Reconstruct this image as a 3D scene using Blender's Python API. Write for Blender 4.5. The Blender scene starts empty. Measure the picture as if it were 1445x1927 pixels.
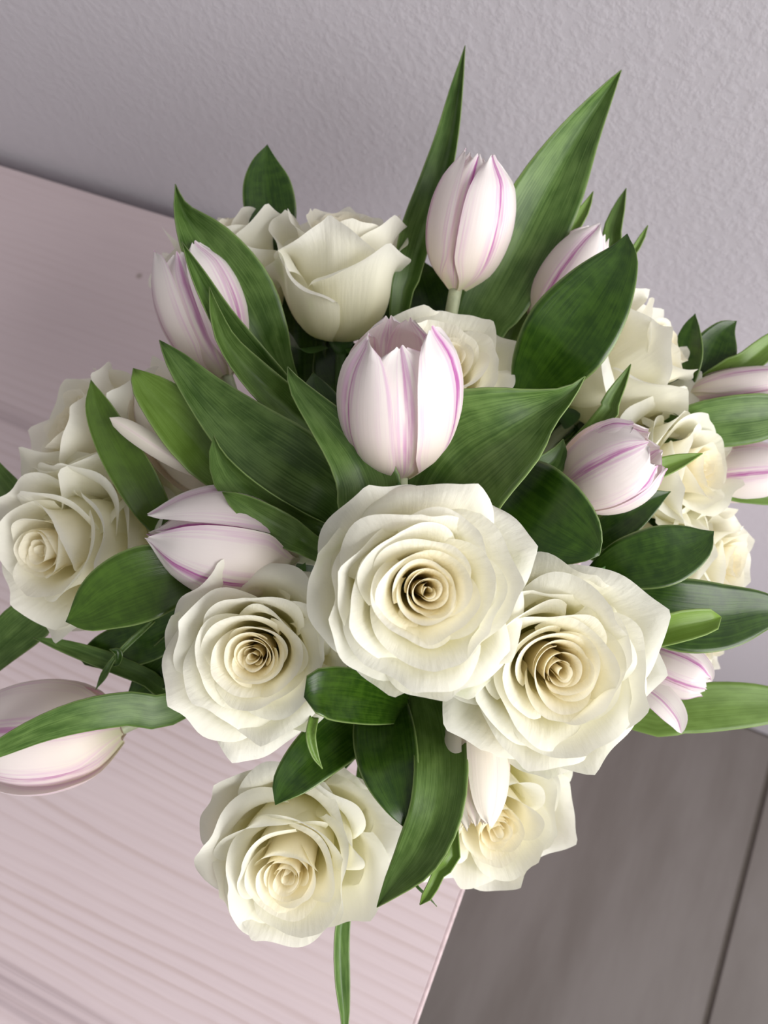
import bpy, math, random
import numpy as np
from mathutils import Matrix, Vector

# ------------------------------------------------------------------ camera
IMG_W, IMG_H = 1445.0, 1927.0
FPX = 1450.0                                   # focal length in photo pixels
YAW, PITCH, ROLL = [math.radians(a) for a in (-35.777, 69.347, 13.580)]
TOP = 1.00                                     # height of the dresser top above the floor
CAM = np.array([0.0, 0.0, TOP + 0.45])
fwd = np.array([math.sin(YAW)*math.cos(PITCH), math.cos(YAW)*math.cos(PITCH), -math.sin(PITCH)])
_r = np.array([math.cos(YAW), -math.sin(YAW), 0.0]); _d = np.cross(fwd, _r)
RGT = math.cos(ROLL)*_r + math.sin(ROLL)*_d
DWN = -math.sin(ROLL)*_r + math.cos(ROLL)*_d

scn = bpy.context.scene
col = scn.collection
cd = bpy.data.cameras.new('camera'); cam = bpy.data.objects.new('camera', cd); col.objects.link(cam)
cam.matrix_world = Matrix(((RGT[0], -DWN[0], -fwd[0], CAM[0]), (RGT[1], -DWN[1], -fwd[1], CAM[1]),
                           (RGT[2], -DWN[2], -fwd[2], CAM[2]), (0, 0, 0, 1)))
cd.sensor_fit = 'VERTICAL'; cd.sensor_height = 36.0; cd.lens = FPX/IMG_H*36.0
cd.clip_start = 0.01
cd.dof.use_dof = True; cd.dof.focus_distance = 0.235; cd.dof.aperture_fstop = 15.0
scn.camera = cam

# ------------------------------------------------------------------ light
w = bpy.data.worlds.new('world'); scn.world = w; w.use_nodes = True
w.node_tree.nodes['Background'].inputs[0].default_value = (1.0, 0.975, 0.95, 1)
w.node_tree.nodes['Background'].inputs[1].default_value = 0.34
ld = bpy.data.lights.new('window_light', 'AREA'); ld.shape = 'RECTANGLE'; ld.size = 1.7; ld.size_y = 1.5
ld.energy = 61.0; ld.color = (1.0, 0.985, 0.97)
lo = bpy.data.objects.new('window_light', ld); col.objects.link(lo)
lo.location = (1.62, -0.38, 1.95)
lo.rotation_euler = (Vector((-0.1, 0.1, 1.15)) - Vector(lo.location)).to_track_quat('-Z', 'Y').to_euler()
vs = scn.view_settings
vs.view_transform = 'Standard'; vs.look = 'None'; vs.gamma = 1.0; vs.use_curve_mapping = False
vs.exposure = 0.0
scn.cycles.diffuse_bounces = 12; scn.cycles.max_bounces = 16; scn.cycles.transmission_bounces = 10


# ------------------------------------------------------------------ helpers
def ray(px, py):
    return RGT*((px - IMG_W/2)/FPX) + DWN*((py - IMG_H/2)/FPX) + fwd

def P(px, py, dcm):
    return CAM + ray(px, py)*(dcm*0.01)

def cdir(ax, ay, az):
    v = RGT*ax + DWN*ay - fwd*az
    return v/np.linalg.norm(v)

def unit(v):
    return v/max(1e-9, np.linalg.norm(v))

CENTRE = P(740, 1085, 34.0)                    # middle of the bouquet
NECK = np.array([CENTRE[0], CENTRE[1], TOP + 0.105])

def link(name, me, parent=None, mat=None):
    o = bpy.data.objects.new(name, me); col.objects.link(o)
    if parent is not None: o.parent = parent
    if mat is not None: me.materials.append(mat)
    return o

def empty(name, loc):
    o = bpy.data.objects.new(name, None); col.objects.link(o)
    o.location = loc; o.empty_display_size = 0.01
    return o

def tag(o, label=None, cat=None, group=None, kind=None):
    if label: o['label'] = label
    if cat: o['category'] = cat
    if group: o['group'] = group
    if kind: o['kind'] = kind
    return o

def grid_mesh(name, V, puv, closed_u=False):
    """V: (nv, nu, 3) points; puv: (nv, nu, 3) surface attribute."""
    nv, nu = V.shape[:2]
    me = bpy.data.meshes.new(name)
    idx = np.arange(nv*nu).reshape(nv, nu)
    if closed_u: idx = np.concatenate([idx, idx[:, :1]], 1)
    q = np.stack([idx[:-1, :-1], idx[:-1, 1:], idx[1:, 1:], idx[1:, :-1]], -1).reshape(-1, 4)
    me.from_pydata(V.reshape(-1, 3).tolist(), [], q.tolist())
    a = me.attributes.new('puv', 'FLOAT_VECTOR', 'POINT')
    a.data.foreach_set('vector', np.ascontiguousarray(puv.reshape(-1), dtype=np.float32))
    me.polygons.foreach_set('use_smooth', np.ones(len(me.polygons), dtype=bool))
    me.update()
    return me

def spline(pts, n):
    """Catmull-Rom through the rows of pts, n samples evenly spread by chord length."""
    p = np.asarray(pts, float)
    seg = np.linalg.norm(np.diff(p[:, :3], axis=0), axis=1) + 1e-6
    u = np.concatenate([[0], np.cumsum(seg)]); u /= u[-1]
    t = np.linspace(0, 1, n)
    e = np.vstack([2*p[0] - p[1], p, 2*p[-1] - p[-2]])
    out = np.zeros((n, p.shape[1]))
    for k, tt in enumerate(t):
        i = min(max(np.searchsorted(u, tt, side='right') - 1, 0), len(p) - 2)
        f = (tt - u[i])/(u[i+1] - u[i])
        a, b, c, d = e[i], e[i+1], e[i+2], e[i+3]
        out[k] = 0.5*((2*b) + (c - a)*f + (2*a - 5*b + 4*c - d)*f*f + (3*b - a - 3*c + d)*f**3)
    return out

def tube(name, path, r0, r1, parent, mat, nseg=10):
    path = np.asarray(path); n = len(path)
    T = np.gradient(path, axis=0); V = np.zeros((n, nseg, 3)); puv = np.zeros((n, nseg, 3))
    ref = np.array([0.31, 0.87, 0.2])
    for k in range(n):
        t = unit(T[k]); a = unit(np.cross(t, ref)); b = np.cross(t, a)
        th = np.linspace(0, 2*math.pi, nseg, endpoint=False)
        r = r0 + (r1 - r0)*k/(n - 1)
        V[k] = path[k] + r*(np.cos(th)[:, None]*a + np.sin(th)[:, None]*b)
        puv[k, :, 0] = th/math.pi - 1; puv[k, :, 1] = k/(n - 1)
    org = np.array(parent.location) if parent else 0
    return link(name, grid_mesh(name, V - org, puv, True), parent, mat)

def box(name, lo_, hi_, mat, parent=None, bevel=0.0, seg=2):
    import bmesh
    bm = bmesh.new(); bmesh.ops.create_cube(bm, size=1.0)
    lo_, hi_ = np.array(lo_), np.array(hi_)
    for v in bm.verts:
        v.co = Vector(((lo_ + hi_)/2 + np.array(v.co)*(hi_ - lo_)))
    if bevel: bmesh.ops.bevel(bm, geom=bm.edges[:], offset=bevel, segments=seg, affect='EDGES', profile=0.5)
    me = bpy.data.meshes.new(name); bm.to_mesh(me); bm.free()
    return link(name, me, parent, mat)

# ------------------------------------------------------------------ materials
class M:
    def __init__(s, name):
        s.m = bpy.data.materials.new(name); s.m.use_nodes = True
        s.t = s.m.node_tree; s.b = s.t.nodes['Principled BSDF']; s.out = s.t.nodes['Material Output']
    def n(s, kind, **kw):
        nd = s.t.nodes.new(kind)
        for k, v in kw.items():
            if k.startswith('i_'):
                key = k[2:]; key = int(key) if key.isdigit() else key.replace('_', ' ')
                nd.inputs[key].default_value = v
            else: setattr(nd, k, v)
        return nd
    def l(s, a, b): s.t.links.new(a, b)
    def math(s, op, a, b=None, c=None, clamp=False):
        nd = s.n('ShaderNodeMath', operation=op); nd.use_clamp = clamp
        for i, x in enumerate((a, b, c)):
            if x is None: continue
            if isinstance(x, (int, float)): nd.inputs[i].default_value = x
            else: s.l(x, nd.inputs[i])
        return nd.outputs[0]
    def ramp(s, fac, stops):
        nd = s.n('ShaderNodeValToRGB'); s.l(fac, nd.inputs[0]); e = nd.color_ramp.elements
        while len(e) < len(stops): e.new(0.5)
        for el, (p, c) in zip(e, stops):
            el.position = p; el.color = (*c, 1) if len(c) == 3 else c
        return nd.outputs[0]
    def mix(s, fac, a, b, mode='MIX'):
        nd = s.n('ShaderNodeMix', data_type='RGBA', blend_type=mode)
        for i, x in ((0, fac), (6, a), (7, b)):
            if isinstance(x, (int, float)): nd.inputs[i].default_value = x
            elif isinstance(x, tuple): nd.inputs[i].default_value = (*x, 1)
            else: s.l(x, nd.inputs[i])
        return nd.outputs[2]
    def smooth(s, x, a, b):
        nd = s.n('ShaderNodeMapRange', interpolation_type='SMOOTHSTEP'); s.l(x, nd.inputs[0])
        nd.inputs[1].default_value = a; nd.inputs[2].default_value = b
        return nd.outputs[0]
    def noise(s, vec, scale, detail=3.0, rough=0.5):
        nd = s.n('ShaderNodeTexNoise'); s.l(vec, nd.inputs['Vector'])
        nd.inputs['Scale'].default_value = scale; nd.inputs['Detail'].default_value = detail
        nd.inputs['Roughness'].default_value = rough
        return nd.outputs[0]
    def vec(s, v, scale, off=None):
        nd = s.n('ShaderNodeVectorMath', operation='MULTIPLY'); s.l(v, nd.inputs[0]); nd.inputs[1].default_value = scale
        if off is None: return nd.outputs[0]
        n2 = s.n('ShaderNodeVectorMath', operation='ADD'); s.l(nd.outputs[0], n2.inputs[0])
        if isinstance(off, tuple): n2.inputs[1].default_value = off
        else: s.l(off, n2.inputs[1])
        return n2.outputs[0]
    def bump(s, h, strength, dist):
        nd = s.n('ShaderNodeBump'); nd.inputs['Strength'].default_value = strength
        nd.inputs['Distance'].default_value = dist; s.l(h, nd.inputs['Height'])
        s.l(nd.outputs[0], s.b.inputs['Normal']); return nd.outputs[0]
    def translucent(s, colour, fac):
        tr = s.n('ShaderNodeBsdfTranslucent'); mx = s.n('ShaderNodeMixShader')
        if isinstance(colour, tuple): tr.inputs[0].default_value = (*colour, 1)
        else: s.l(colour, tr.inputs[0])
        mx.inputs[0].default_value = fac
        s.l(s.b.outputs[0], mx.inputs[1]); s.l(tr.outputs[0], mx.inputs[2]); s.l(mx.outputs[0], s.out.inputs[0])
    def set(s, **kw):
        for k, v in kw.items(): s.b.inputs[k.replace('_', ' ')].default_value = v

def attr(m):
    a = m.n('ShaderNodeAttribute', attribute_name='puv')
    sp = m.n('ShaderNodeSeparateXYZ'); m.l(a.outputs['Vector'], sp.inputs[0])
    oi = m.n('ShaderNodeObjectInfo')
    return a.outputs['Vector'], sp.outputs[0], sp.outputs[1], sp.outputs[2], oi.outputs['Random']

def rose_material():
    m = M('rose_petal'); V, u, v, t, rnd = attr(m)
    inner = m.ramp(v, [(0.0, (0.70, 0.66, 0.26)), (0.35, (0.955, 0.87, 0.60)), (0.8, (0.965, 0.905, 0.71)), (1.0, (0.965, 0.93, 0.79))])
    outer = m.ramp(v, [(0.0, (0.62, 0.68, 0.28)), (0.3, (0.885, 0.865, 0.60)), (0.7, (0.94, 0.923, 0.785)), (1.0, (0.955, 0.948, 0.865))])
    c = m.mix(m.smooth(t, 0.15, 0.6), inner, outer)
    st = m.noise(m.vec(V, (9.0, 1.6, 0.0)), 2.0, 4.0)
    gr = m.math('MULTIPLY', m.smooth(m.noise(m.vec(V, (1.3, 1.5, 7.0)), 1.7, 2.0), 0.55, 0.8), m.smooth(t, 0.75, 1.0))
    c = m.mix(m.math('MULTIPLY', gr, 0.45), c, (0.76, 0.82, 0.53))
    m.l(c, m.b.inputs['Base Color'])
    m.set(Roughness=0.55, Specular_IOR_Level=0.25, Sheen_Weight=0.12, Sheen_Roughness=0.4)
    cr = m.noise(m.vec(V, (4.0, 5.0, 11.0)), 2.2, 3.0)
    m.bump(m.math('ADD', st, m.math('MULTIPLY', cr, m.math('MULTIPLY', m.smooth(v, 0.5, 1.0), 1.2))), 0.28, 0.0009)
    m.translucent(c, 0.40)
    return m.m

def tulip_material(name='tulip_petal', amount=1.0, cream=0.0):
    m = M(name); V, u, v, t, rnd = attr(m)
    rv = m.n('ShaderNodeCombineXYZ'); m.l(m.math('MULTIPLY', rnd, 31.0), rv.inputs[2])
    fe = m.noise(m.vec(V, (16.0, 1.5, 0.0), rv.outputs[0]), 1.0, 4.0)
    wob = m.math('MULTIPLY', m.math('SUBTRACT', m.noise(m.vec(V, (0.6, 2.5, 0.0), rv.outputs[0]), 1.5, 2.0), 0.5), 0.16)
    au = m.math('ABSOLUTE', m.math('ADD', u, wob))
    line = m.math('MULTIPLY', m.math('SUBTRACT', 1.0, m.smooth(au, 0.02, 0.10)), m.smooth(fe, 0.25, 0.6))
    line = m.math('MULTIPLY', line, m.smooth(v, 0.08, 0.4))
    flame = m.math('MULTIPLY', m.math('SUBTRACT', 1.0, m.smooth(au, 0.05, 0.42)), m.smooth(fe, 0.38, 0.64))
    edge = m.math('MULTIPLY', m.smooth(au, 0.62, 0.98), m.smooth(fe, 0.42, 0.68))
    base = m.ramp(v, [(0.0, (0.66, 0.66, 0.42)), (0.14, (0.85, 0.77, 0.68)), (0.5, (0.90, 0.825, 0.80)), (1.0, (0.92, 0.88, 0.86))])
    base = m.mix(cream, base, (0.93, 0.87, 0.74))
    c = m.mix(m.math('MULTIPLY', m.math('ADD', flame, m.math('MULTIPLY', edge, 0.8), clamp=True), 0.62*amount), base, (0.72, 0.38, 0.66))
    c = m.mix(m.math('MULTIPLY', line, m.math('MULTIPLY_ADD', rnd, 0.55*amount, 0.45*amount)), c, (0.50, 0.09, 0.40))
    m.l(c, m.b.inputs['Base Color'])
    m.set(Roughness=0.42, Specular_IOR_Level=0.35, Sheen_Weight=0.1)
    m.bump(fe, 0.12, 0.0006)
    m.translucent(c, 0.28)
    return m.m

def leaf_material(name, dark, light, tr_col, rough, tr, spec=0.5, streak=26.0):
    m = M(name); V, u, v, t, rnd = attr(m)
    rv = m.n('ShaderNodeCombineXYZ'); m.l(m.math('MULTIPLY', rnd, 17.0), rv.inputs[2])
    st = m.noise(m.vec(V, (streak, 1.0, 0.0), rv.outputs[0]), 1.0, 4.0, 0.6)
    bl = m.noise(m.vec(V, (1.4, 3.0, 0.0), rv.outputs[0]), 1.6, 3.0)
    f = m.math('ADD', m.math('MULTIPLY', st, 0.55), m.math('MULTIPLY', bl, 0.45))
    c = m.mix(m.smooth(f, 0.36, 0.66), dark, light)
    c = m.mix(m.math('MULTIPLY', t, 0.75), c, (0.26, 0.42, 0.05))     # t: how yellow the leaf is
    c = m.mix(m.math('MULTIPLY', m.smooth(m.math('ABSOLUTE', u), 0.93, 1.0), 0.55), c, (0.34, 0.46, 0.16))
    c = m.mix(m.math('MULTIPLY', m.math('SUBTRACT', 1.0, m.smooth(m.math('ABSOLUTE', u), 0.0, 0.05)), 0.18), c, light)
    m.l(c, m.b.inputs['Base Color'])
    m.set(Roughness=rough, Specular_IOR_Level=spec)
    m.bump(st, 0.10, 0.0006)
    m.translucent(tr_col, tr)
    return m.m

ROSE = rose_material()
TULIP = tulip_material()
PALE = tulip_material('pale_tulip_petal', 0.18, 0.7)
TLEAF = leaf_material('tulip_leaf', (0.044, 0.105, 0.013), (0.150, 0.260, 0.064), (0.22, 0.38, 0.01), 0.38, 0.22, 0.5)
RLEAF = leaf_material('ruscus_leaf', (0.015, 0.047, 0.003), (0.042, 0.100, 0.008), (0.13, 0.27, 0.005), 0.27, 0.16, 0.5, 18.0)

def plain(name, c, rough=0.5, tr=None):
    m = M(name); m.set(Base_Color=(*c, 1), Roughness=rough)
    tc = m.n('ShaderNodeTexCoord')
    nz = m.noise(tc.outputs['Object'], 220.0, 3.0)
    m.l(m.mix(m.smooth(nz, 0.3, 0.7), tuple(0.85*x for x in c), tuple(min(1, 1.12*x) for x in c)), m.b.inputs['Base Color'])
    return m.m

STEM = plain('stem', (0.09, 0.17, 0.05), 0.45)
TSTEM = plain('tulip_stem', (0.42, 0.46, 0.30), 0.45)
SEPAL = plain('sepal', (0.06, 0.15, 0.03), 0.45)

_k = ray(262, 519); _k = CAM + _k*((TOP - CAM[2])/_k[2]); KNOT = (_k[0] + 0.5, _k[1], TOP)   # a small dark knot in the wood
def table_y(px, py):
    r = ray(px, py); return float(CAM[1] + r[1]*((TOP - CAM[2])/r[2]))
BANDS = [(table_y(60, 1880), 0.014), (table_y(20, 775), 0.009), (table_y(20, 905), 0.006)]
def table_material():
    m = M('pink_wood'); tc = m.n('ShaderNodeTexCoord'); o = tc.outputs['Object']
    sp = m.n('ShaderNodeSeparateXYZ'); m.l(o, sp.inputs[0]); y = sp.outputs[1]
    wob = m.math('MULTIPLY', m.math('SUBTRACT', m.noise(m.vec(o, (2.2, 9.0, 1.0)), 1.0, 2.0), 0.5), 0.035)
    fine = m.noise(m.vec(o, (18.0, 500.0, 1.0)), 1.0, 3.0)
    yy = m.math('ADD', m.math('ADD', y, wob), m.math('MULTIPLY', m.math('SUBTRACT', fine, 0.5), 0.003))
    ph = m.math('FRACT', m.math('MULTIPLY', yy, 142.0))
    ln = m.math('MULTIPLY', m.smooth(ph, 0.45, 0.85), m.math('SUBTRACT', 1.0, m.smooth(ph, 0.86, 1.0)))
    amt = m.noise(m.vec(o, (5.0, 40.0, 1.0)), 1.0, 2.0)
    ln = m.math('MULTIPLY', ln, m.math('MULTIPLY', m.smooth(amt, 0.22, 0.72), m.math('SUBTRACT', 1.0, m.math('MULTIPLY', m.smooth(y, 0.06, 0.16), 0.75))))
    base = m.mix(m.smooth(fine, 0.3, 0.7), (0.685, 0.570, 0.595), (0.710, 0.595, 0.618))
    c = m.mix(m.math('MULTIPLY', ln, 0.48), base, (0.50, 0.365, 0.345))
    dark = []
    for yc, hw in BANDS:                       # darker strips of wood grain
        dy = m.math('ABSOLUTE', m.math('SUBTRACT', m.math('ADD', y, m.math('MULTIPLY', wob, 0.8)), yc))
        dark.append(m.math('SUBTRACT', 1.0, m.smooth(dy, hw*0.4, hw)))
    band = m.math('ADD', dark[0], m.math('ADD', dark[1], dark[2]), clamp=True)
    bl = m.noise(m.vec(o, (3.0, 300.0, 1.0)), 1.0, 3.0)
    c = m.mix(m.math('MULTIPLY', band, m.math('MULTIPLY_ADD', m.smooth(bl, 0.4, 0.62), 0.45, 0.18)), c, (0.36, 0.275, 0.30))
    kn = m.n('ShaderNodeVectorMath', operation='DISTANCE'); m.l(o, kn.inputs[0]); kn.inputs[1].default_value = KNOT
    c = m.mix(m.math('MULTIPLY', m.math('SUBTRACT', 1.0, m.smooth(kn.outputs['Value'], 0.0008, 0.0035)), 0.55), c, (0.22, 0.15, 0.11))
    m.l(c, m.b.inputs['Base Color']); m.set(Roughness=0.55, Specular_IOR_Level=0.3)
    m.bump(fine, 0.05, 0.0005)
    return m.m

def wall_material():
    m = M('wall_paint'); tc = m.n('ShaderNodeTexCoord'); o = tc.outputs['Object']
    n1 = m.noise(o, 240.0, 2.0, 0.5); n2 = m.noise(o, 90.0, 2.0)
    c = m.mix(m.noise(o, 3.0, 2.0), (0.62, 0.597, 0.648), (0.64, 0.617, 0.668))
    m.l(c, m.b.inputs['Base Color']); m.set(Roughness=0.6, Specular_IOR_Level=0.35)
    m.bump(m.math('ADD', m.smooth(n1, 0.35, 0.75), m.math('MULTIPLY', n2, 0.5)), 0.13, 0.0014)
    return m.m

def tile_material():
    m = M('floor_tile'); tc = m.n('ShaderNodeTexCoord'); g = m.n('ShaderNodeNewGeometry')
    o = g.outputs['Position']
    wv = m.vec(o, (7.0, 1.6, 1.0))
    n1 = m.noise(wv, 1.3, 5.0, 0.6); n2 = m.noise(m.vec(o, (40.0, 5.0, 1.0)), 1.0, 4.0)
    c = m.mix(m.smooth(n1, 0.30, 0.68), (0.110, 0.092, 0.084), (0.150, 0.131, 0.124))
    c = m.mix(m.math('MULTIPLY', m.smooth(n2, 0.55, 0.75), 0.35), c, (0.105, 0.086, 0.080))
    m.l(c, m.b.inputs['Base Color']); m.set(Roughness=0.5, Specular_IOR_Level=0.35)
    return m.m

WOOD, WALL, TILE = table_material(), wall_material(), tile_material()
GROUT = plain("grout", (0.075, 0.062, 0.052), 0.9)
BAND = plain('edge_band', (0.74, 0.58, 0.60), 0.4)
VASE = plain('vase', (0.62, 0.62, 0.60), 0.25)

# ------------------------------------------------------------------ setting
WALL_Y = 0.306; XE = 0.0232
floor = tag(box('floor', (-3.2, -3.2, -0.06), (3.2, WALL_Y + 0.1, -0.004), GROUT), kind='structure')
tg = None
GX = 0.488; TW = 0.60; TL = 1.20
for i in range(-3, 4):
    for j in range(0, 3):
        lo_ = (GX + i*TW + 0.004, WALL_Y - (j + 1)*TL + 0.0025, -0.012); hi_ = (GX + (i + 1)*TW - 0.004, WALL_Y - j*TL - 0.0025, 0.0)
        box('tile', lo_, hi_, TILE, floor, 0.0015, 1)
tag(box('wall_back', (-3.2, WALL_Y, 0.0), (3.2, WALL_Y + 0.1, 2.7), WALL), kind='structure')

dr = tag(empty('dresser', (-0.5, 0.0, 0.0)), 'pink washed wood dresser carrying the bouquet, standing against the wall', 'dresser')
def dbox(name, a, b, mat, bev=0.001, par=None):
    off = np.array(dr.location)
    return box(name, np.array(a) - off, np.array(b) - off, mat, par or dr, bev)
dbox('top', (-1.05, -0.26, TOP - 0.025), (XE - 0.0022, 0.295, TOP), WOOD, 0.0002)
tag(dbox('edge_band', (XE - 0.0022, -0.26, TOP - 0.025), (XE, 0.295, TOP), BAND, 0.0006), 'pale pink edge strip')
dbox('side_panel', (XE - 0.024, -0.245, 0.06), (XE - 0.004, 0.290, TOP - 0.025), WOOD)
dbox('side_panel', (-1.05, -0.245, 0.06), (-1.03, 0.290, TOP - 0.025), WOOD)
dbox('back_panel', (-1.03, 0.282, 0.06), (XE - 0.024, 0.290, TOP - 0.025), WOOD)
dbox('plinth', (-1.03, -0.215, 0.0), (XE - 0.03, 0.280, 0.06), WOOD)
for k in range(4):
    z0 = 0.064 + k*0.228
    dw = dbox('drawer', (-1.028, -0.255, z0), (XE - 0.026, -0.235, z0 + 0.222), WOOD, 0.002)
    dbox('drawer_handle', (-0.60, -0.275, z0 + 0.105), (-0.42, -0.256, z0 + 0.117), BAND, 0.003, dw)

# vase under the bouquet (hidden by the flowers; carries the stems)
def lathe(name, prof, parent, mat, n=40):
    th = np.linspace(0, 2*math.pi, n, endpoint=False); p = np.array(prof)
    V = np.stack([p[:, 0][:, None]*np.cos(th), p[:, 0][:, None]*np.sin(th), np.repeat(p[:, 1][:, None], n, 1)], -1)
    puv = np.zeros_like(V)
    return link(name, grid_mesh(name, V, puv, True), parent, mat)
va = lathe('vase', [(0.001, 0), (0.036, 0), (0.040, 0.004), (0.046, 0.04), (0.044, 0.075), (0.036, 0.098), (0.035, 0.106), (0.033, 0.106),
                    (0.034, 0.098), (0.042, 0.075), (0.044, 0.04), (0.036, 0.008), (0.001, 0.007)], None, VASE)
va.location = (NECK[0], NECK[1], TOP)
tag(va, 'vase holding the flower stems beneath the bouquet on the dresser', 'vase')

def stem_path(base, axis, rnd, n=18, via=None):
    """from a flower's base back along its axis, into the vase."""
    foot = np.array([NECK[0] + rnd.uniform(-.012, .012), NECK[1] + rnd.uniform(-.012, .012), TOP + 0.02])
    neck = NECK + np.array([rnd.uniform(-.016, .016), rnd.uniform(-.016, .016), 0.0])
    L = np.linalg.norm(base - neck)
    p1 = base - axis*min(0.35*L, 0.04)
    mid = 0.55*p1 + 0.45*neck + np.array([0, 0, -0.004])
    if via is not None: return spline([base, P(*via), 0.5*P(*via) + 0.5*neck, neck, foot], n)
    return spline([base, p1, mid, neck, foot], n)

# ------------------------------------------------------------------ roses
def frame(axis, spin):
    z = unit(axis); x = unit(np.cross(z, np.array([0.3, 0.2, 0.93]) if abs(z[2]) < 0.9 else np.array([1.0, 0, 0])))
    y = np.cross(z, x)
    c, s = math.cos(spin), math.sin(spin)
    return np.stack([c*x + s*y, -s*x + c*y, z], 1)      # columns

def sstep(x):
    x = np.clip(x, 0, 1); return x*x*(3 - 2*x)

def rose_petal(i, n, H, op, rnd, nu=35, nv=22):
    t = 0.25*i/7 if i < 8 else 0.29 + 0.71*(i - 8)/(n - 9)
    k_bud = np.interp(t, [0, .25, .33, .6, .8, 1], [.035, .205, .27, .55, .80, 1.0])
    rmax = 0.76 + 0.24*op
    rho = k_bud*(rmax if t > .27 else 1.0)
    zr = np.interp(t, [0, .15, .28, .45, .65, .85, 1], [.93, .94, .96, .98, .96 - .07*op, .90 - .24*op, .80 - .40*op])
    lob = float(sstep((t - .45)/.4))
    z = H*zr*(1 + rnd.uniform(-0.025, 0.025)*(1 + 1.6*lob))
    mid = np.interp(t, [0, .25, .33, .6, .8, 1], [.030, .150, .22, .48, .62, .68 + .04*op])
    rho *= 1 + rnd.uniform(-0.05, 0.05)*min(1, 3*t)*(1 + 1.0*lob)
    W = math.radians(np.interp(t, [0, .25, .4, .7, 1], [150, 120, 86, 66, 55]))*(1 + rnd.uniform(-0.08, 0.14))
    beta = math.radians(np.interp(t, [0, .25, .4, .7, 1], [4, 14, 34, 62, 66 + 14*op]))*rnd.uniform(0.7, 1.25)*(1 + lob*rnd.uniform(-0.25, 0.3))
    s = np.linspace(0, 1, nv)**0.85
    P0, P1, P2, P3 = np.array([0.06, 0.0]), np.array([mid, 0.02]), np.array([mid*1.06, 0.62*z]), np.array([rho, z])
    B = ((1-s)**3)[:, None]*P0 + (3*s*(1-s)**2)[:, None]*P1 + (3*s*s*(1-s))[:, None]*P2 + (s**3)[:, None]*P3
    d = np.diff(B, axis=0); L = np.linalg.norm(d, axis=1); phi = np.arctan2(d[:, 0], d[:, 1])
    u = np.linspace(-1, 1, nu)
    vc = 0.80 - 0.16*t
    sm = 0.5*(s[1:] + s[:-1])
    ph1, ph2, ph3 = rnd.uniform(0, 6.28), rnd.uniform(0, 6.28), rnd.uniform(0, 6.28)
    k1, k2 = rnd.uniform(1.6, 2.6), rnd.uniform(4.0, 6.0)
    asym = rnd.uniform(-0.4, 0.4)*(1 + .7*lob); uc = rnd.uniform(-0.25, 0.25)
    rr = np.zeros((nv, nu)); zz = np.zeros((nv, nu))
    pt = min(1.0, max(0.0, (t - .2)*2.2))
    vmax = 1 - (0.20 - 0.06*(t < .3))*np.abs(u)**3.4 + (0.055 + 0.065*lob)*pt*np.exp(-(np.sqrt((u - uc)**2 + 0.0008) - 0.028)/0.16)
    vmax = vmax + (0.008*np.sin(k2*2.7*u + ph3) + 0.018*np.sin(k2*u + ph2))*min(1, 0.3 + t)
    for j in range(nu):
        e = sstep((sm - vc)/(1 - vc))
        du = abs(u[j] - uc)
        curl = beta*((1 - pt) + pt*(0.42 + 0.95*float(sstep(du/0.75))) + asym*0.5*u[j])
        wave = ((0.20 + 0.08*lob)*math.sin(k1*u[j] + ph1) + (0.09 + 0.09*lob)*math.sin(k2*u[j] + ph2))*sm**3*min(1, 0.15 + t)
        f = phi + curl*e**1.4 + wave
        l = L*vmax[j]
        rr[1:, j] = np.cumsum(l*np.sin(f)); zz[1:, j] = np.cumsum(l*np.cos(f))
    rr += P0[0]; rr = np.maximum(rr, 0.012)
    sp = 0.16 if t < .3 else 0.10
    rr *= 1 + sp*u[None, :]*(0.25 + 0.75*s[:, None])
    wprof = 0.55 + 0.45*sstep(s/0.6)
    wprof = wprof*(1 - 0.08*sstep((s - 0.75)/0.25))
    th = (W*wprof)[:, None]*u[None, :]
    return rr, zz, th, u, s, t

def petal_mesh(name, rr, zz, th, ang, scale, fr, base, org, u, s, t, tiltx=0.0):
    X = np.stack([rr*np.cos(th + ang), rr*np.sin(th + ang), zz], -1)
    V = base + (X*scale) @ fr.T - org
    puv = np.zeros_like(V); puv[..., 0] = u[None, :]; puv[..., 1] = s[:, None]; puv[..., 2] = t
    return grid_mesh(name, V, puv)

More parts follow.
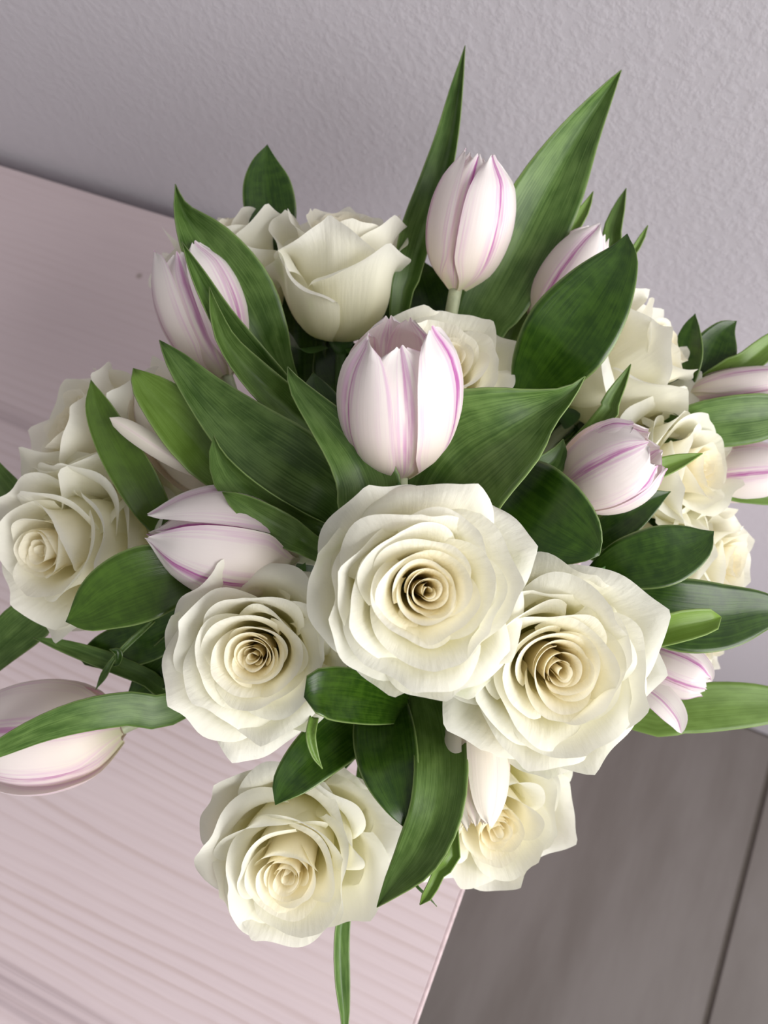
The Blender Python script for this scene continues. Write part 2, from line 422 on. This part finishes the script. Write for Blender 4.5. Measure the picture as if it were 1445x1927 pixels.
ALLPTS = []
def rose(label, px, py, dcm, rpx, ax, op=0.8, H=1.2, n=30, spin=0.0, seed=1, sepal_out=0.5):
    rnd = random.Random(seed)
    axis = cdir(*ax); R = rpx*dcm*0.01/FPX
    face = P(px, py, dcm); base = face - axis*R*H*0.93
    path = stem_path(base - axis*R*0.05, axis, rnd)
    root = tag(empty('rose', path[-1]), label, 'rose', 'cream white roses of the bouquet')
    org = path[-1]
    fr = frame(axis, spin)
    for i in range(n):
        rr, zz, th, u, s, t = rose_petal(i, n, H, op, rnd)
        ang = i*math.radians(137.5) + rnd.uniform(-0.18, 0.18)
        link('petal', petal_mesh('petal', rr, zz, th, ang, R, fr, base, org, u, s, t), root, ROSE)
    # hip and sepals
    th = np.linspace(0, 2*math.pi, 14, endpoint=False)
    prof = [(0.02, -0.20), (0.09, -0.16), (0.15, -0.06), (0.17, 0.03), (0.10, 0.05)]
    X = np.stack([np.stack([a*np.cos(th), a*np.sin(th), np.full_like(th, b)], -1) for a, b in prof])
    V = base + (X*R) @ fr.T - org
    link('hip', grid_mesh('hip', V, np.zeros_like(V), True), root, SEPAL)
    for k in range(5):
        s = np.linspace(0, 1, 12); u = np.linspace(-1, 1, 5)
        out = sepal_out*rnd.uniform(0.5, 1.5)
        phi = np.radians(92) - np.radians(70)*sstep((s - 0.25)/0.5) + out*1.6*sstep((s - 0.6)/0.4)
        r_ = 0.15 + np.cumsum(np.sin(phi))*0.082; z_ = -0.05 + np.cumsum(np.cos(phi))*0.082
        wd = 0.13*np.sin(math.pi*np.clip(s*0.85 + 0.15, 0, 1))**0.8
        a = k*math.radians(72) + rnd.uniform(-.15, .15)
        X = np.zeros((12, 5, 3))
        er, et = np.array([math.cos(a), math.sin(a), 0]), np.array([-math.sin(a), math.cos(a), 0])
        for q in range(12):
            for j in range(5):
                X[q, j] = er*(r_[q] + 0.25*wd[q]*abs(u[j])) + et*(wd[q]*u[j]) + np.array([0, 0, z_[q]])
        V = base + (X*R) @ fr.T - org
        puv = np.zeros_like(V); puv[..., 0] = u; puv[..., 1] = s[:, None]
        link('sepal', grid_mesh('sepal', V, puv), root, SEPAL)
    tube('stem', path, 0.0022, 0.0024, root, STEM)
    return root

# ------------------------------------------------------------------ tulips
def tulip(label, bx, by, bd, tx, ty, td, wr=0.72, op=0.0, spin=0.0, seed=1, extra=None, via=None, mat=None):
    """base pixel + depth, tip pixel + depth."""
    rnd = random.Random(seed); extra = extra or {}
    base, tip = P(bx, by, bd), P(tx, ty, td)
    L = np.linalg.norm(tip - base); axis = (tip - base)/L
    path = stem_path(base, axis, rnd, via=via)
    org = path[-1]
    root = tag(empty('tulip', org), label, 'tulip', 'pink striped tulips of the bouquet')
    fr = frame(axis, spin)
    nu, nv = 19, 22
    for k in range(6):
        inner = k % 2
        ex = extra.get(k, {})
        s = np.linspace(0, 1, nv); u = np.linspace(-1, 1, nu)
        pr = np.interp(s, [0, .05, .12, .25, .45, .65, .82, .93, 1], [.05, .17, .25, .325, .36, .34, .275, .205, .13])
        pr = np.convolve(np.pad(pr, 2, mode='edge'), [.1, .2, .4, .2, .1], 'valid')
        pr = pr*(wr/0.72)*(0.88 if inner else 1.0)
        o = op + ex.get('open', rnd.uniform(-0.01, 0.03))
        pr = pr + o*s**1.6
        hl = (0.97 if inner else 1.0)*(1 + rnd.uniform(-0.04, 0.03))*ex.get('len', 1.0)
        zz = s*hl*(1 - 0.35*max(0, o)*s**2)
        A = math.radians((60 if inner else 54) + rnd.uniform(-3, 4))*ex.get('w', 1.0)
        wprof = (0.62 + 0.38*sstep(s/0.3))*(1 - np.clip(s, 0, 1)**9.0)**0.42
        wprof[-1] = 0.22
        ph = rnd.uniform(0, 6.28)
        edge_curl = ex.get('curl', rnd.uniform(-0.03, 0.05))
        th = A*wprof[:, None]*u[None, :]
        r2 = pr[:, None]*(1 - 0.035*np.exp(-(u[None, :]/0.10)**2)*sstep(s[:, None]/0.2)
                          + edge_curl*np.abs(u[None, :])**3*s[:, None]
                          + 0.02*np.sin(5*u[None, :] + ph)*s[:, None]**2)
        # petals keep a flatter radius than the cup at their edges
        r2 = r2*(1 + 0.05*u[None, :]*(1 if not inner else -1))
        z2 = zz[:, None] - 0.02*np.abs(u[None, :])**2 + np.zeros_like(r2)
        z2 += 0.012*np.sin(7*u[None, :] + ph)*s[:, None]**3
        tip_in = ex.get('tip', rnd.uniform(-0.06, 0.0))
        r2 = r2 + tip_in*sstep((s[:, None] - 0.8)/0.2)
        r2 = np.maximum(r2, 0.01)
        ang = k*math.radians(60) + rnd.uniform(-.08, .08) + ex.get('turn', 0.0)
        X = np.stack([r2*np.cos(th + ang), r2*np.sin(th + ang), z2], -1)
        V = base + (X*L) @ fr.T - org
        puv = np.zeros_like(V); puv[..., 0] = u[None, :]; puv[..., 1] = s[:, None]; puv[..., 2] = float(inner)
        link('petal', grid_mesh('petal', V, puv), root, mat or TULIP)
    tube('stem', path, 0.0026, 0.0028, root, TSTEM)
    return root, path

# ------------------------------------------------------------------ leaves
def leaf(root, pts, mat, aP=15, aM=15, wP=1.0, wM=1.0, yellow=0.0, wave=0.0, to=None, tow=0.5, roll=0, name='leaf', nv=34, nu=13, seed=0, petal=False):
    """pts: (px, py, depth cm, full width px) from tip to base.  aP / aM: how far each half rises towards
    the viewer, in degrees; + half lies on the left of the way from tip to base.  to: hidden end of the leaf."""
    rnd = random.Random(seed + int(pts[0][0]*7 + pts[0][1]))
    rows = []
    for x, y, d, wpx in pts:
        rows.append(np.append(P(x, y, d), 0.5*wpx*d*0.01/FPX))
    if to is not None:
        last = rows[-1][:3]
        rows.append(np.append(0.45*last + 0.55*to, rows[-1][3]*tow))
        rows.append(np.append(to, rows[-1][3]*0.4))
    C = spline(rows, nv)
    c, wd = C[:, :3], np.maximum(C[:, 3], 0.00005)
    wd[0] = 0.0001
    T = np.gradient(c, axis=0)
    u = np.linspace(-1, 1, nu)
    V = np.zeros((nv, nu, 3)); s = np.linspace(0, 1, nv)
    ph = rnd.uniform(0, 6.28)
    aPs = np.interp(s, np.linspace(0, 1, len(np.atleast_1d(aP))), np.atleast_1d(aP))
    aMs = np.interp(s, np.linspace(0, 1, len(np.atleast_1d(aM))), np.atleast_1d(aM))
    ros = np.interp(s, np.linspace(0, 1, len(np.atleast_1d(roll))), np.atleast_1d(roll))
    for k in range(nv):
        t = unit(T[k]); view = unit(CAM - c[k])
        n = unit(view - t*np.dot(view, t)); b = np.cross(n, t)
        a = math.radians(ros[k]); n, b = math.cos(a)*n - math.sin(a)*b, math.cos(a)*b + math.sin(a)*n
        for side, ang, ww in ((1, aPs[k], wP), (-1, aMs[k], wM)):
            m = nu//2
            p = c[k].copy()
            js = range(m + 1, nu) if side > 0 else range(m - 1, -1, -1)
            V[k, m] = c[k]
            for q, j in enumerate(js):
                f = (q + 1)/m
                al = math.radians(ang)*(0.55 + 0.75*f) + wave*math.sin(9*s[k] + ph + (0 if side > 0 else 1.7))*f
                p = p + (b*side*math.cos(al) + n*math.sin(al))*(wd[k]*ww/m)
                V[k, j] = p
    org = np.array(root.location)
    ALLPTS.append((pts[0][:2], c[:, 1].max(), c[:, 2].min()))
    puv = np.zeros_like(V); puv[..., 0] = u[None, :]; puv[..., 1] = s[:, None]*4.0; puv[..., 2] = yellow
    if petal: puv[..., 1] = 1 - s[:, None]; puv[..., 2] = 0
    o = link(name, grid_mesh(name, V - org, puv), root, mat)
    if petal: return o
    md = o.modifiers.new('thickness', 'SOLIDIFY'); md.thickness = 0.0004; md.offset = 0
    return o

def ruscus(label, leaves, seed=1):
    """a leafy sprig: its stem runs from the vase to below its leaves."""
    rnd = random.Random(seed)
    bases = [P(*lf['pts'][-1][:3]) for lf in leaves]
    far = max(bases, key=lambda b: np.linalg.norm(b - NECK))
    path = stem_path(far, unit(far - NECK), rnd, 20)
    root = tag(empty('ruscus_sprig', path[-1]), label, 'foliage', 'dark green foliage sprigs of the bouquet')
    tube('stem', path, 0.0011, 0.0018, root, STEM, 8)
    for q, lf in enumerate(leaves):
        b = bases[q]
        k = np.argmin(np.linalg.norm(path[:14] - b, axis=1) + 0.0015*np.arange(14))
        lf = dict(lf)
        near = path[min(k + 1, 13)]
        leaf(root, lf.pop('pts'), RLEAF, to=near, tow=0.35, **lf)
    return root

def on_stem(path, f=0.55):
    return path[int(f*(len(path) - 1))]

# ================================================================== the bouquet
# --- roses
rose('large wide open cream rose at the crown of the bouquet, beneath the central tulip', 808, 1112, 20.3, 222, (0.10, -0.06, 1), op=0.95, H=1.05, n=34, spin=0.4, seed=11)
R2 = rose('open cream rose between the sideways tulip and the crown rose', 474, 1238, 22.6, 192, (0.0, -0.04, 1), op=0.8, H=1.12, n=31, spin=1.2, seed=23)
rose('wide open cream rose on the floor side of the crown rose, above the drooping tulip', 1060, 1266, 22.0, 230, (0.04, 0.0, 1), op=0.95, H=1.1, n=33, spin=2.1, seed=37)
R4 = rose('cream rose leaning out over the pink dresser top under glossy dark leaves', 536, 1658, 25.0, 202, (-0.08, 0.18, 0.95), op=0.75, H=1.15, n=29, spin=0.2, seed=41)
R5 = rose('cream rose half covered by the drooping tulip, overhanging the floor', 936, 1568, 27.2, 190, (0.16, 0.24, 0.94), op=0.75, H=1.2, n=25, spin=2.6, seed=53)
R6 = rose('cream rose over the dresser with a dark veined leaf across its lower petals', 70, 1035, 27.0, 192, (-0.42, 0.12, 0.9), op=0.75, H=1.25, n=26, spin=1.0, seed=61)
rose('cream rose tipped towards the dresser behind the upright bright leaf', 122, 795, 29.0, 192, (-0.66, -0.42, 0.62), op=0.5, H=1.5, n=25, spin=0.7, seed=71)
rose('cream rose beside the wall, half hidden by a broad tulip leaf', 404, 428, 31.6, 146, (-0.28, -0.84, 0.46), op=0.3, H=1.55, n=24, spin=1.9, seed=83)
rose('cup shaped cream rose seen from its side, below the pointed dark leaf by the wall', 643, 418, 30.0, 160, (0.03, -0.88, 0.46), op=0.25, H=1.5, n=23, spin=0.9, seed=97)
rose('cream rose right behind the central striped tulip', 842, 672, 27.0, 165, (0.12, -0.42, 0.9), op=0.7, H=1.2, n=26, spin=2.9, seed=101)
rose('pointed cream rose turned sideways next to the broad dark leaf', 1262, 642, 30.2, 162, (0.74, -0.46, 0.48), op=0.3, H=1.5, n=23, spin=0.3, seed=113)
rose('ruffled bright cream rose beside the tulip with the lime leaf tip across it', 1332, 880, 29.0, 155, (0.62, -0.02, 0.78), op=0.7, H=1.35, n=25, spin=1.4, seed=127)
rose('small cream rose at the wall side, above the long dark leaf', 1385, 1060, 30.5, 122, (0.7, 0.1, 0.7), op=0.6, H=1.4, n=24, spin=2.2, seed=131)
rose('cream rose mostly hidden behind the tall tulip leaf by the wall', 1000, 500, 32.5, 75, (0.15, -0.85, 0.5), op=0.4, H=1.5, n=22, spin=0.5, seed=139)
rose('cream rose mostly hidden below the long dark leaf, a few petal tips showing', 1350, 1215, 33.0, 72, (0.7, 0.25, 0.6), op=0.5, H=1.4, n=22, spin=0.8, seed=149)

# thin leaflets and curled sepals that show between the flowers
leaf(R2, [(180, 1298, 28.4, 0), (196, 1270, 28.4, 14), (214, 1240, 28.5, 10), (240, 1212, 28.6, 12), (290, 1168, 29.0, 8)], TLEAF, aP=25, aM=25, name='leaflet', wave=0.5, nv=22, nu=7)
leaf(R2, [(206, 1222, 28.3, 0), (222, 1228, 28.4, 16), (222, 1248, 28.5, 8), (214, 1252, 28.5, 4)], RLEAF, aP=20, aM=20, name='leaflet', nv=16, nu=7)
leaf(R2, [(607, 1447, 23.3, 0), (592, 1420, 23.2, 16), (584, 1385, 23.2, 22), (590, 1350, 23.5, 20)], TLEAF, aP=40, aM=20, name='sepal', nv=18, nu=7, yellow=0.4)
leaf(R5, [(728, 1642, 27.0, 0), (738, 1622, 27.0, 6), (738, 1600, 27.0, 8), (722, 1570, 27.2, 14), (760, 1600, 27.6, 10)], RLEAF, aP=15, aM=15, name='sepal', nv=22, nu=5)
leaf(R5, [(822, 1706, 26.6, 0), (808, 1690, 26.6, 4), (780, 1660, 26.7, 6), (790, 1630, 27.4, 6)], RLEAF, aP=15, aM=15, name='sepal', nv=16, nu=5)
leaf(R2, [(305, 1295, 26.6, 0), (328, 1300, 26.4, 14), (356, 1305, 26.4, 14)], TLEAF, aP=15, aM=15, name='sepal', nv=12, nu=5)
# --- tulips with their own leaves
t, p = tulip('upright striped tulip between two tall leaves against the wall', 858, 540, 29.6, 905, 288, 27.4, wr=0.66, spin=0.95, seed=3, extra={4: {'open': 0.05}})
leaf(t, [(875, 86, 30.6, 0), (864, 170, 30.6, 38), (850, 260, 30.5, 66), (828, 350, 30.5, 88), (795, 440, 30.6, 90), (772, 520, 30.8, 70), (755, 590, 31.2, 46)], TLEAF, aP=[75, 70, 40, 20], aM=[25, 20, 10, 0], to=on_stem(p))
leaf(t, [(1169, 132, 29.6, 0), (1140, 175, 29.6, 38), (1085, 262, 29.7, 92), (1030, 365, 29.8, 136), (980, 465, 30.0, 142), (930, 560, 30.4, 130), (895, 625, 31.0, 100)], TLEAF, aP=[50, 8, 5, 8], aM=[50, 20, 12, 8], to=on_stem(p))

t, p = tulip('striped tulip leaning to the dresser, a folded leaf across it', 425, 705, 29.6, 335, 465, 28.6, wr=0.66, op=0.04, spin=1.1, seed=8, extra={1: {'open': 0.02}})
leaf(t, [(330, 347, 29.3, 0), (345, 400, 29.0, 44), (395, 470, 28.7, 118), (450, 550, 28.8, 135), (492, 630, 29.2, 105), (530, 710, 30.4, 60)], TLEAF, aP=[60, 10, 8, 10], aM=[60, 14, 10, 5], to=on_stem(p))
leaf(t, [(342, 455, 26.8, 0), (372, 520, 26.6, 38), (415, 600, 26.6, 64), (470, 680, 27.0, 86), (535, 760, 27.9, 84), (600, 850, 28.6, 60)], TLEAF, aP=[35, 30, 20, 10], aM=[55, 55, 40, 20], to=on_stem(p))
leaf(t, [(394, 540, 26.2, 0), (405, 590, 26.1, 26), (430, 650, 26.1, 48), (490, 720, 26.5, 74), (550, 775, 27.4, 78), (610, 840, 28.0, 60)], TLEAF, aP=[30, 20, 12], aM=[45, 40, 25], to=on_stem(p), yellow=0.15)

t, p = tulip('striped tulip standing in the middle of the bouquet, parted petals', 752, 888, 24.4, 742, 604, 21.6, wr=0.72, op=0.05, spin=1.20, seed=14, extra={0: {'w': 0.9}, 2: {'w': 0.9}, 4: {'w': 0.9, 'open': 0.05}})
leaf(t, [(541, 690, 23.6, 0), (560, 730, 23.4, 38), (610, 790, 23.0, 76), (660, 850, 22.8, 112), (690, 910, 23.0, 132), (700, 975, 23.6, 120)], TLEAF, aP=[40, 10, -10, -25], aM=[40, 30, 0, -30], to=on_stem(p))
leaf(t, [(1101, 708, 23.6, 0), (1070, 742, 23.8, 40), (1015, 778, 24.2, 120), (955, 820, 24.4, 220), (890, 865, 24.9, 280), (830, 930, 25.8, 220)], TLEAF, aP=[45, 42, 52, 45], aM=[40, 10, 0, 0], wM=1.05, wP=0.95, to=on_stem(p))

t, p = tulip('striped tulip lying sideways above the dark veined leaf', 556, 1045, 26.0, 282, 1000, 24.6, wr=0.86, op=-0.07, spin=1.45, seed=17, extra={0: {'open': 0.0}})
leaf(t, [(300, 640, 26.6, 0), (330, 680, 26.4, 46), (390, 750, 26.2, 92), (470, 825, 26.0, 138), (550, 880, 26.2, 150), (640, 945, 27.0, 110)], TLEAF, aP=[20, 8, 8], aM=[50, 20, 10], to=on_stem(p))
leaf(t, [(402, 820, 24.6, 0), (415, 860, 24.6, 45), (450, 905, 24.6, 84), (505, 945, 24.8, 80), (570, 978, 25.2, 56), (625, 1005, 25.8, 40)], TLEAF, aP=[65, 62, 55, 30], aM=[0, -5, 0, 0], wP=0.9, wM=1.1, to=on_stem(p), yellow=0.1)
leaf(t, [(418, 926, 24.0, 0), (445, 942, 24.0, 36), (490, 970, 24.1, 62), (540, 1000, 24.4, 66), (590, 1030, 25.0, 46)], TLEAF, aP=[35, 20, 10], aM=[20, 5, 0], to=on_stem(p), yellow=0.12)

t, p = tulip('pale tulip with one rolled white petal reaching past the upright bright leaf', 400, 925, 28.8, 262, 722, 27.9, wr=0.50, op=0.02, spin=0.0, seed=21, mat=PALE)
leaf(t, [(206, 786, 26.2, 22), (235, 803, 26.1, 48), (280, 832, 26.1, 56), (335, 868, 26.4, 46), (385, 898, 27.0, 24)], PALE, aP=-45, aM=-45, name='petal', petal=True, to=P(400, 925, 28.8))
leaf(t, [(251, 693, 26.6, 0), (272, 725, 26.5, 60), (320, 775, 26.4, 106), (370, 830, 26.5, 122), (425, 890, 27.0, 90)], TLEAF, aP=[20, 10, 5], aM=[45, 25, 10], yellow=0.5, to=on_stem(p))
leaf(t, [(-30, 840, 30.5, 0), (0, 905, 30.5, 50), (40, 950, 30.6, 60), (120, 990, 31.0, 50)], TLEAF, to=on_stem(p), yellow=0.1)

t, p = tulip('large striped tulip hanging low over the dresser with a long leaf across it', 230, 1370, 29.5, -75, 1390, 28.5, wr=0.72, op=0.02, spin=0.4, seed=26, via=(300, 1335, 30.0))
leaf(t, [(62, 1200, 28.8, 0), (110, 1213, 28.8, 22), (190, 1240, 28.9, 36), (270, 1272, 29.2, 34), (350, 1300, 29.8, 30)], TLEAF, aP=10, aM=25, to=on_stem(p))
leaf(t, [(-70, 1448, 26.4, 0), (0, 1410, 26.3, 34), (80, 1374, 26.3, 52), (160, 1350, 26.5, 64), (240, 1338, 27.0, 66), (340, 1330, 28.0, 60)], TLEAF, aP=[30, 20, 15, 10], aM=[-15, -25, -25, -10], wP=1.15, wM=0.9, to=on_stem(p))
leaf(t, [(-60, 1290, 30.8, 30), (0, 1218, 30.6, 74), (60, 1165, 30.6, 88), (120, 1120, 31.0, 60)], TLEAF, aP=0, aM=20, to=on_stem(p))

t, p = tulip('striped tulip with loosened petals beside the ruffled bright rose', 1065, 925, 26.6, 1240, 838, 25.0, wr=0.86, op=0.09, spin=0.6, seed=29, extra={3: {'open': 0.10}})
leaf(t, [(1060, 826, 25.8, 0), (1052, 852, 25.8, 34), (1030, 880, 25.9, 64), (995, 905, 26.2, 66), (955, 925, 26.8, 40)], TLEAF, aP=10, aM=30, to=on_stem(p))
leaf(t, [(1187, 685, 27.2, 0), (1172, 715, 27.2, 20), (1150, 755, 27.3, 36), (1125, 800, 27.7, 40)], TLEAF, aP=35, aM=20, to=on_stem(p), yellow=0.2)
leaf(t, [(1322, 853, 26.6, 0), (1280, 868, 26.6, 30), (1235, 885, 26.6, 44), (1180, 905, 26.8, 46)], TLEAF, aP=40, aM=10, to=on_stem(p), yellow=0.75)

t, p = tulip('pale tulip behind the broad dark leaf near the wall', 1010, 610, 30.8, 1132, 432, 29.4, wr=0.60, op=0.0, spin=0.2, seed=31)
leaf(t, [(1116, 360, 31.4, 0), (1100, 395, 31.4, 22), (1070, 440, 31.4, 34), (1030, 500, 31.6, 36)], TLEAF, aP=40, aM=20, to=on_stem(p), yellow=0.55)
leaf(t, [(1178, 354, 31.6, 0), (1168, 385, 31.6, 22), (1155, 430, 31.6, 40), (1130, 500, 31.8, 40)], TLEAF, aP=50, aM=15, to=on_stem(p), yellow=0.15)
leaf(t, [(1219, 424, 31.6, 4), (1206, 450, 31.6, 13), (1186, 482, 31.6, 17), (1150, 530, 31.8, 18)], TLEAF, aP=30, aM=30, to=on_stem(p), yellow=0.4)

t, p = tulip('striped tulip next to the pointed sideways rose, reaching along the wall', 1290, 745, 31.5, 1500, 715, 30.5, wr=0.40, op=0.0, spin=0.3, seed=33)
leaf(t, [(1500, 600, 31.2, 0), (1445, 650, 31.2, 44), (1400, 685, 31.3, 50), (1335, 718, 31.6, 44)], TLEAF, aP=20, aM=30, to=on_stem(p), yellow=0.5)
leaf(t, [(1520, 770, 29.8, 20), (1445, 782, 29.8, 86), (1380, 790, 29.9, 100), (1310, 800, 30.2, 90), (1250, 820, 30.8, 60)], TLEAF, aP=0, aM=25, to=on_stem(p))
t, p = tulip('striped tulip behind the ruffled bright rose, reaching along the wall', 1300, 900, 31.8, 1500, 880, 31.0, wr=0.62, op=0.0, spin=1.0, seed=35)
leaf(t, [(1500, 945, 30.6, 10), (1445, 937, 30.6, 28), (1390, 932, 30.7, 28), (1320, 930, 31.0, 24)], TLEAF, aP=10, aM=10, to=on_stem(p), yellow=0.4)

t, p = tulip('open tulip with spread striped petals tucked beside the wide open rose', 1185, 1225, 28.2, 1335, 1290, 27.4, wr=0.62, op=0.05, spin=0.4, seed=38, extra={2: {'open': 0.5, 'len': 0.95}})
leaf(t, [(1282, 1380, 27.0, 8), (1272, 1350, 27.0, 44), (1245, 1318, 27.1, 58), (1205, 1285, 27.5, 50)], TULIP, aP=30, aM=5, name='petal', petal=True, to=P(1185, 1225, 28.2))
leaf(t, [(1340, 1282, 27.2, 10), (1320, 1262, 27.2, 50), (1280, 1232, 27.3, 62), (1225, 1215, 27.7, 50)], TULIP, aP=5, aM=25, name='petal', petal=True, to=P(1185, 1225, 28.2))
leaf(t, [(1357, 1161, 24.8, 0), (1348, 1164, 24.8, 34), (1325, 1170, 24.7, 58), (1270, 1182, 24.7, 74), (1215, 1200, 25.0, 58), (1150, 1215, 25.8, 36)], TLEAF, aP=[40, 50, 45], aM=[35, 48, 40], to=on_stem(p), yellow=0.8)
leaf(t, [(1520, 1330, 30.0, 20), (1445, 1326, 30.0, 70), (1360, 1328, 30.0, 90), (1280, 1335, 30.1, 88), (1200, 1340, 30.4, 70)], TLEAF, aP=0, aM=10, to=on_stem(p), yellow=0.4)

t, p = tulip('drooping cream tulip with long overlapping petals under the wide open rose', 888, 1325, 25.4, 902, 1560, 24.0, wr=0.58, op=0.0, spin=0.2, seed=43, mat=PALE)
leaf(t, [(709, 1707, 24.2, 0), (740, 1670, 24.0, 44), (788, 1610, 23.8, 94), (822, 1530, 23.6, 108), (832, 1440, 24.0, 108), (822, 1360, 25.6, 100), (800, 1290, 27.2, 70)], TLEAF, aP=[20, 10, 5, 5], aM=[50, 25, 5, 0], to=on_stem(p), yellow=0.12)
leaf(t, [(790, 1703, 24.8, 14), (806, 1680, 24.7, 24), (826, 1640, 24.7, 28), (850, 1570, 25.0, 30)], TLEAF, aP=45, aM=25, to=on_stem(p), yellow=0.5)
leaf(t, [(645, 1985, 28.6, 0), (648, 1920, 28.5, 18), (642, 1850, 28.4, 34), (640, 1770, 28.4, 36), (650, 1680, 28.6, 30)], TLEAF, aP=[50, 55, 40], aM=[10, 5, 0], to=on_stem(p))

# --- dark glossy foliage sprigs
ruscus('dark leafy sprig with one pointed leaf standing up between the two roses by the wall', [
    dict(pts=[(503, 272, 31.8, 0), (500, 310, 31.8, 56), (503, 350, 31.8, 92), (510, 400, 31.9, 98), (520, 450, 32.1, 70)], aP=12, aM=12),
    dict(pts=[(536, 395, 32.4, 20), (530, 450, 32.4, 60), (545, 520, 32.6, 74), (560, 590, 32.8, 50)], aP=10, aM=10)], 1)
ruscus('dark leafy sprig with one broad leaf covering the pale tulip near the wall', [
    dict(pts=[(1180, 440, 26.9, 0), (1165, 490, 26.7, 74), (1120, 560, 26.7, 142), (1065, 635, 27.0, 168), (1015, 705, 27.9, 120), (985, 750, 28.4, 50)], aP=[10, 6], aM=[10, 6], yellow=0.0)], 2)
ruscus('dark leafy sprig with two hooked leaf tips behind the pointed sideways rose', [
    dict(pts=[(1386, 604, 31.6, 0), (1362, 625, 31.6, 50), (1340, 665, 31.7, 86), (1315, 720, 31.9, 60)], aP=8, aM=20),
    dict(pts=[(1308, 590, 31.2, 0), (1300, 620, 31.2, 34), (1292, 670, 31.3, 60), (1280, 720, 31.6, 50)], aP=20, aM=5)], 3)
ruscus('dark leafy sprig with three broad leaves between the wide open rose and the wall', [
    dict(pts=[(1343, 1000, 25.8, 0), (1310, 1022, 25.7, 72), (1250, 1045, 25.6, 116), (1180, 1062, 25.8, 100), (1120, 1085, 26.4, 50)], aP=12, aM=4),
    dict(pts=[(1500, 1150, 26.6, 10), (1430, 1150, 26.4, 78), (1350, 1160, 26.2, 128), (1270, 1155, 26.2, 138), (1190, 1135, 26.4, 90), (1130, 1120, 26.8, 50)], aP=6, aM=12),
    dict(pts=[(1262, 925, 27.0, 0), (1220, 945, 27.0, 46), (1165, 985, 27.1, 66), (1105, 1025, 27.5, 40)], aP=5, aM=20)], 4)
ruscus('dark leafy sprig with a big rounded leaf above the wide open rose', [
    dict(pts=[(1128, 1045, 23.8, 20), (1095, 1020, 24.0, 110), (1040, 985, 24.3, 172), (985, 950, 25.0, 180), (930, 905, 26.2, 120), (890, 890, 27.2, 50)], aP=[10, 8], aM=[14, 8])], 5)
ruscus('leafy sprig with one narrow bright leaf standing over the tipped rose', [
    dict(pts=[(171, 715, 27.2, 0), (185, 765, 27.1, 48), (215, 830, 27.0, 72), (255, 900, 27.0, 80), (292, 965, 27.3, 64), (320, 1010, 27.9, 30)], aP=[25, 12], aM=[10, 5], yellow=0.28)], 6)
ruscus('dark leafy sprig with one broad veined leaf across the rose over the dresser', [
    dict(pts=[(124, 1170, 24.9, 0), (160, 1155, 24.8, 72), (215, 1122, 24.7, 128), (280, 1095, 24.8, 142), (345, 1080, 25.2, 104), (395, 1070, 25.8, 50)], aP=8, aM=12, yellow=0.12)], 7)
ruscus('dark leafy sprig with a rounded leaf and two drooping glossy leaves below the crown rose', [
    dict(pts=[(572, 1312, 21.4, 40), (598, 1305, 21.5, 92), (650, 1308, 22.8, 104), (715, 1318, 25.0, 90), (770, 1330, 26.5, 50)], aP=8, aM=16),
    dict(pts=[(518, 1515, 24.0, 0), (540, 1478, 24.2, 62), (590, 1425, 24.8, 98), (650, 1375, 26.0, 104), (715, 1330, 27.4, 60)], aP=6, aM=14),
    dict(pts=[(766, 1562, 23.8, 0), (752, 1510, 23.8, 68), (733, 1440, 24.2, 116), (722, 1370, 25.4, 116), (725, 1310, 27.0, 76)], aP=8, aM=12)], 8)
ruscus('dark leafy sprig in the shade under the rose and the sideways tulip', [
    dict(pts=[(150, 1240, 29.4, 20), (200, 1225, 29.4, 70), (280, 1200, 29.5, 90), (360, 1160, 29.8, 60)], aP=5, aM=15),
    dict(pts=[(240, 1320, 29.6, 10), (290, 1270, 29.5, 70), (350, 1220, 29.6, 86), (420, 1170, 30.0, 60)], aP=5, aM=15),
    dict(pts=[(300, 1080, 28.4, 10), (360, 1110, 28.4, 70), (430, 1130, 28.6, 80), (520, 1140, 29.2, 50)], aP=10, aM=10)], 9)
# foliage in the dark heart of the bouquet, seen only in the gaps between the flowers
gaps = [('dark leafy sprig in the gap beneath the cup shaped rose', [(560, 640), (640, 690), (600, 780), (690, 760)]),
        ('dark leafy sprig in the gap beside the large folded leaf', [(960, 760), (1040, 780), (1100, 820), (1000, 640)]),
        ('dark leafy sprig in the gap between the central tulip and the crown rose', [(780, 930), (620, 960), (560, 930), (860, 960)]),
        ('dark leafy sprig in the gap below the crown rose', [(640, 1380), (700, 1290), (800, 1360), (860, 1300)]),
        ('dark leafy sprig in the gap beside the folded lime leaf', [(1160, 1130), (1200, 1200), (1230, 960), (1150, 1010)]),
        ('dark leafy sprig in the gap behind the tall wall side tulip', [(800, 560), (940, 620), (720, 560), (990, 540)]),
        ('dark leafy sprig in the gap between the sideways tulip and the bright leaf', [(360, 930), (300, 1010), (440, 1090), (560, 1090)])]
for gi, (lb, spots) in enumerate(gaps):
    rnd = random.Random(500 + gi); lvs = []
    for (x, y) in spots:
        dx, dy = 745 - x, 1090 - y; ln = math.hypot(dx, dy) + 1e-6
        d0 = 29.6 if ln < 400 else 32.8
        ux, uy = dx/ln, dy/ln
        a = rnd.uniform(-0.5, 0.5); ux, uy = ux*math.cos(a) - uy*math.sin(a), ux*math.sin(a) + uy*math.cos(a)
        lvs.append(dict(pts=[(x - ux*80, y - uy*80, d0, 0), (x - ux*40, y - uy*40, d0, 70), (x, y, d0 + 0.1, 110), (x + ux*60, y + uy*60, d0 + 0.4, 90), (x + ux*110, y + uy*110, d0 + 1.0, 40)], aP=rnd.uniform(0, 20), aM=rnd.uniform(0, 20)))
    ruscus(lb, lvs, 60 + gi)
for k_ in ALLPTS:
    if k_[1] > 0.295 or k_[2] < TOP - 0.001: print('LEAF OUT', k_)
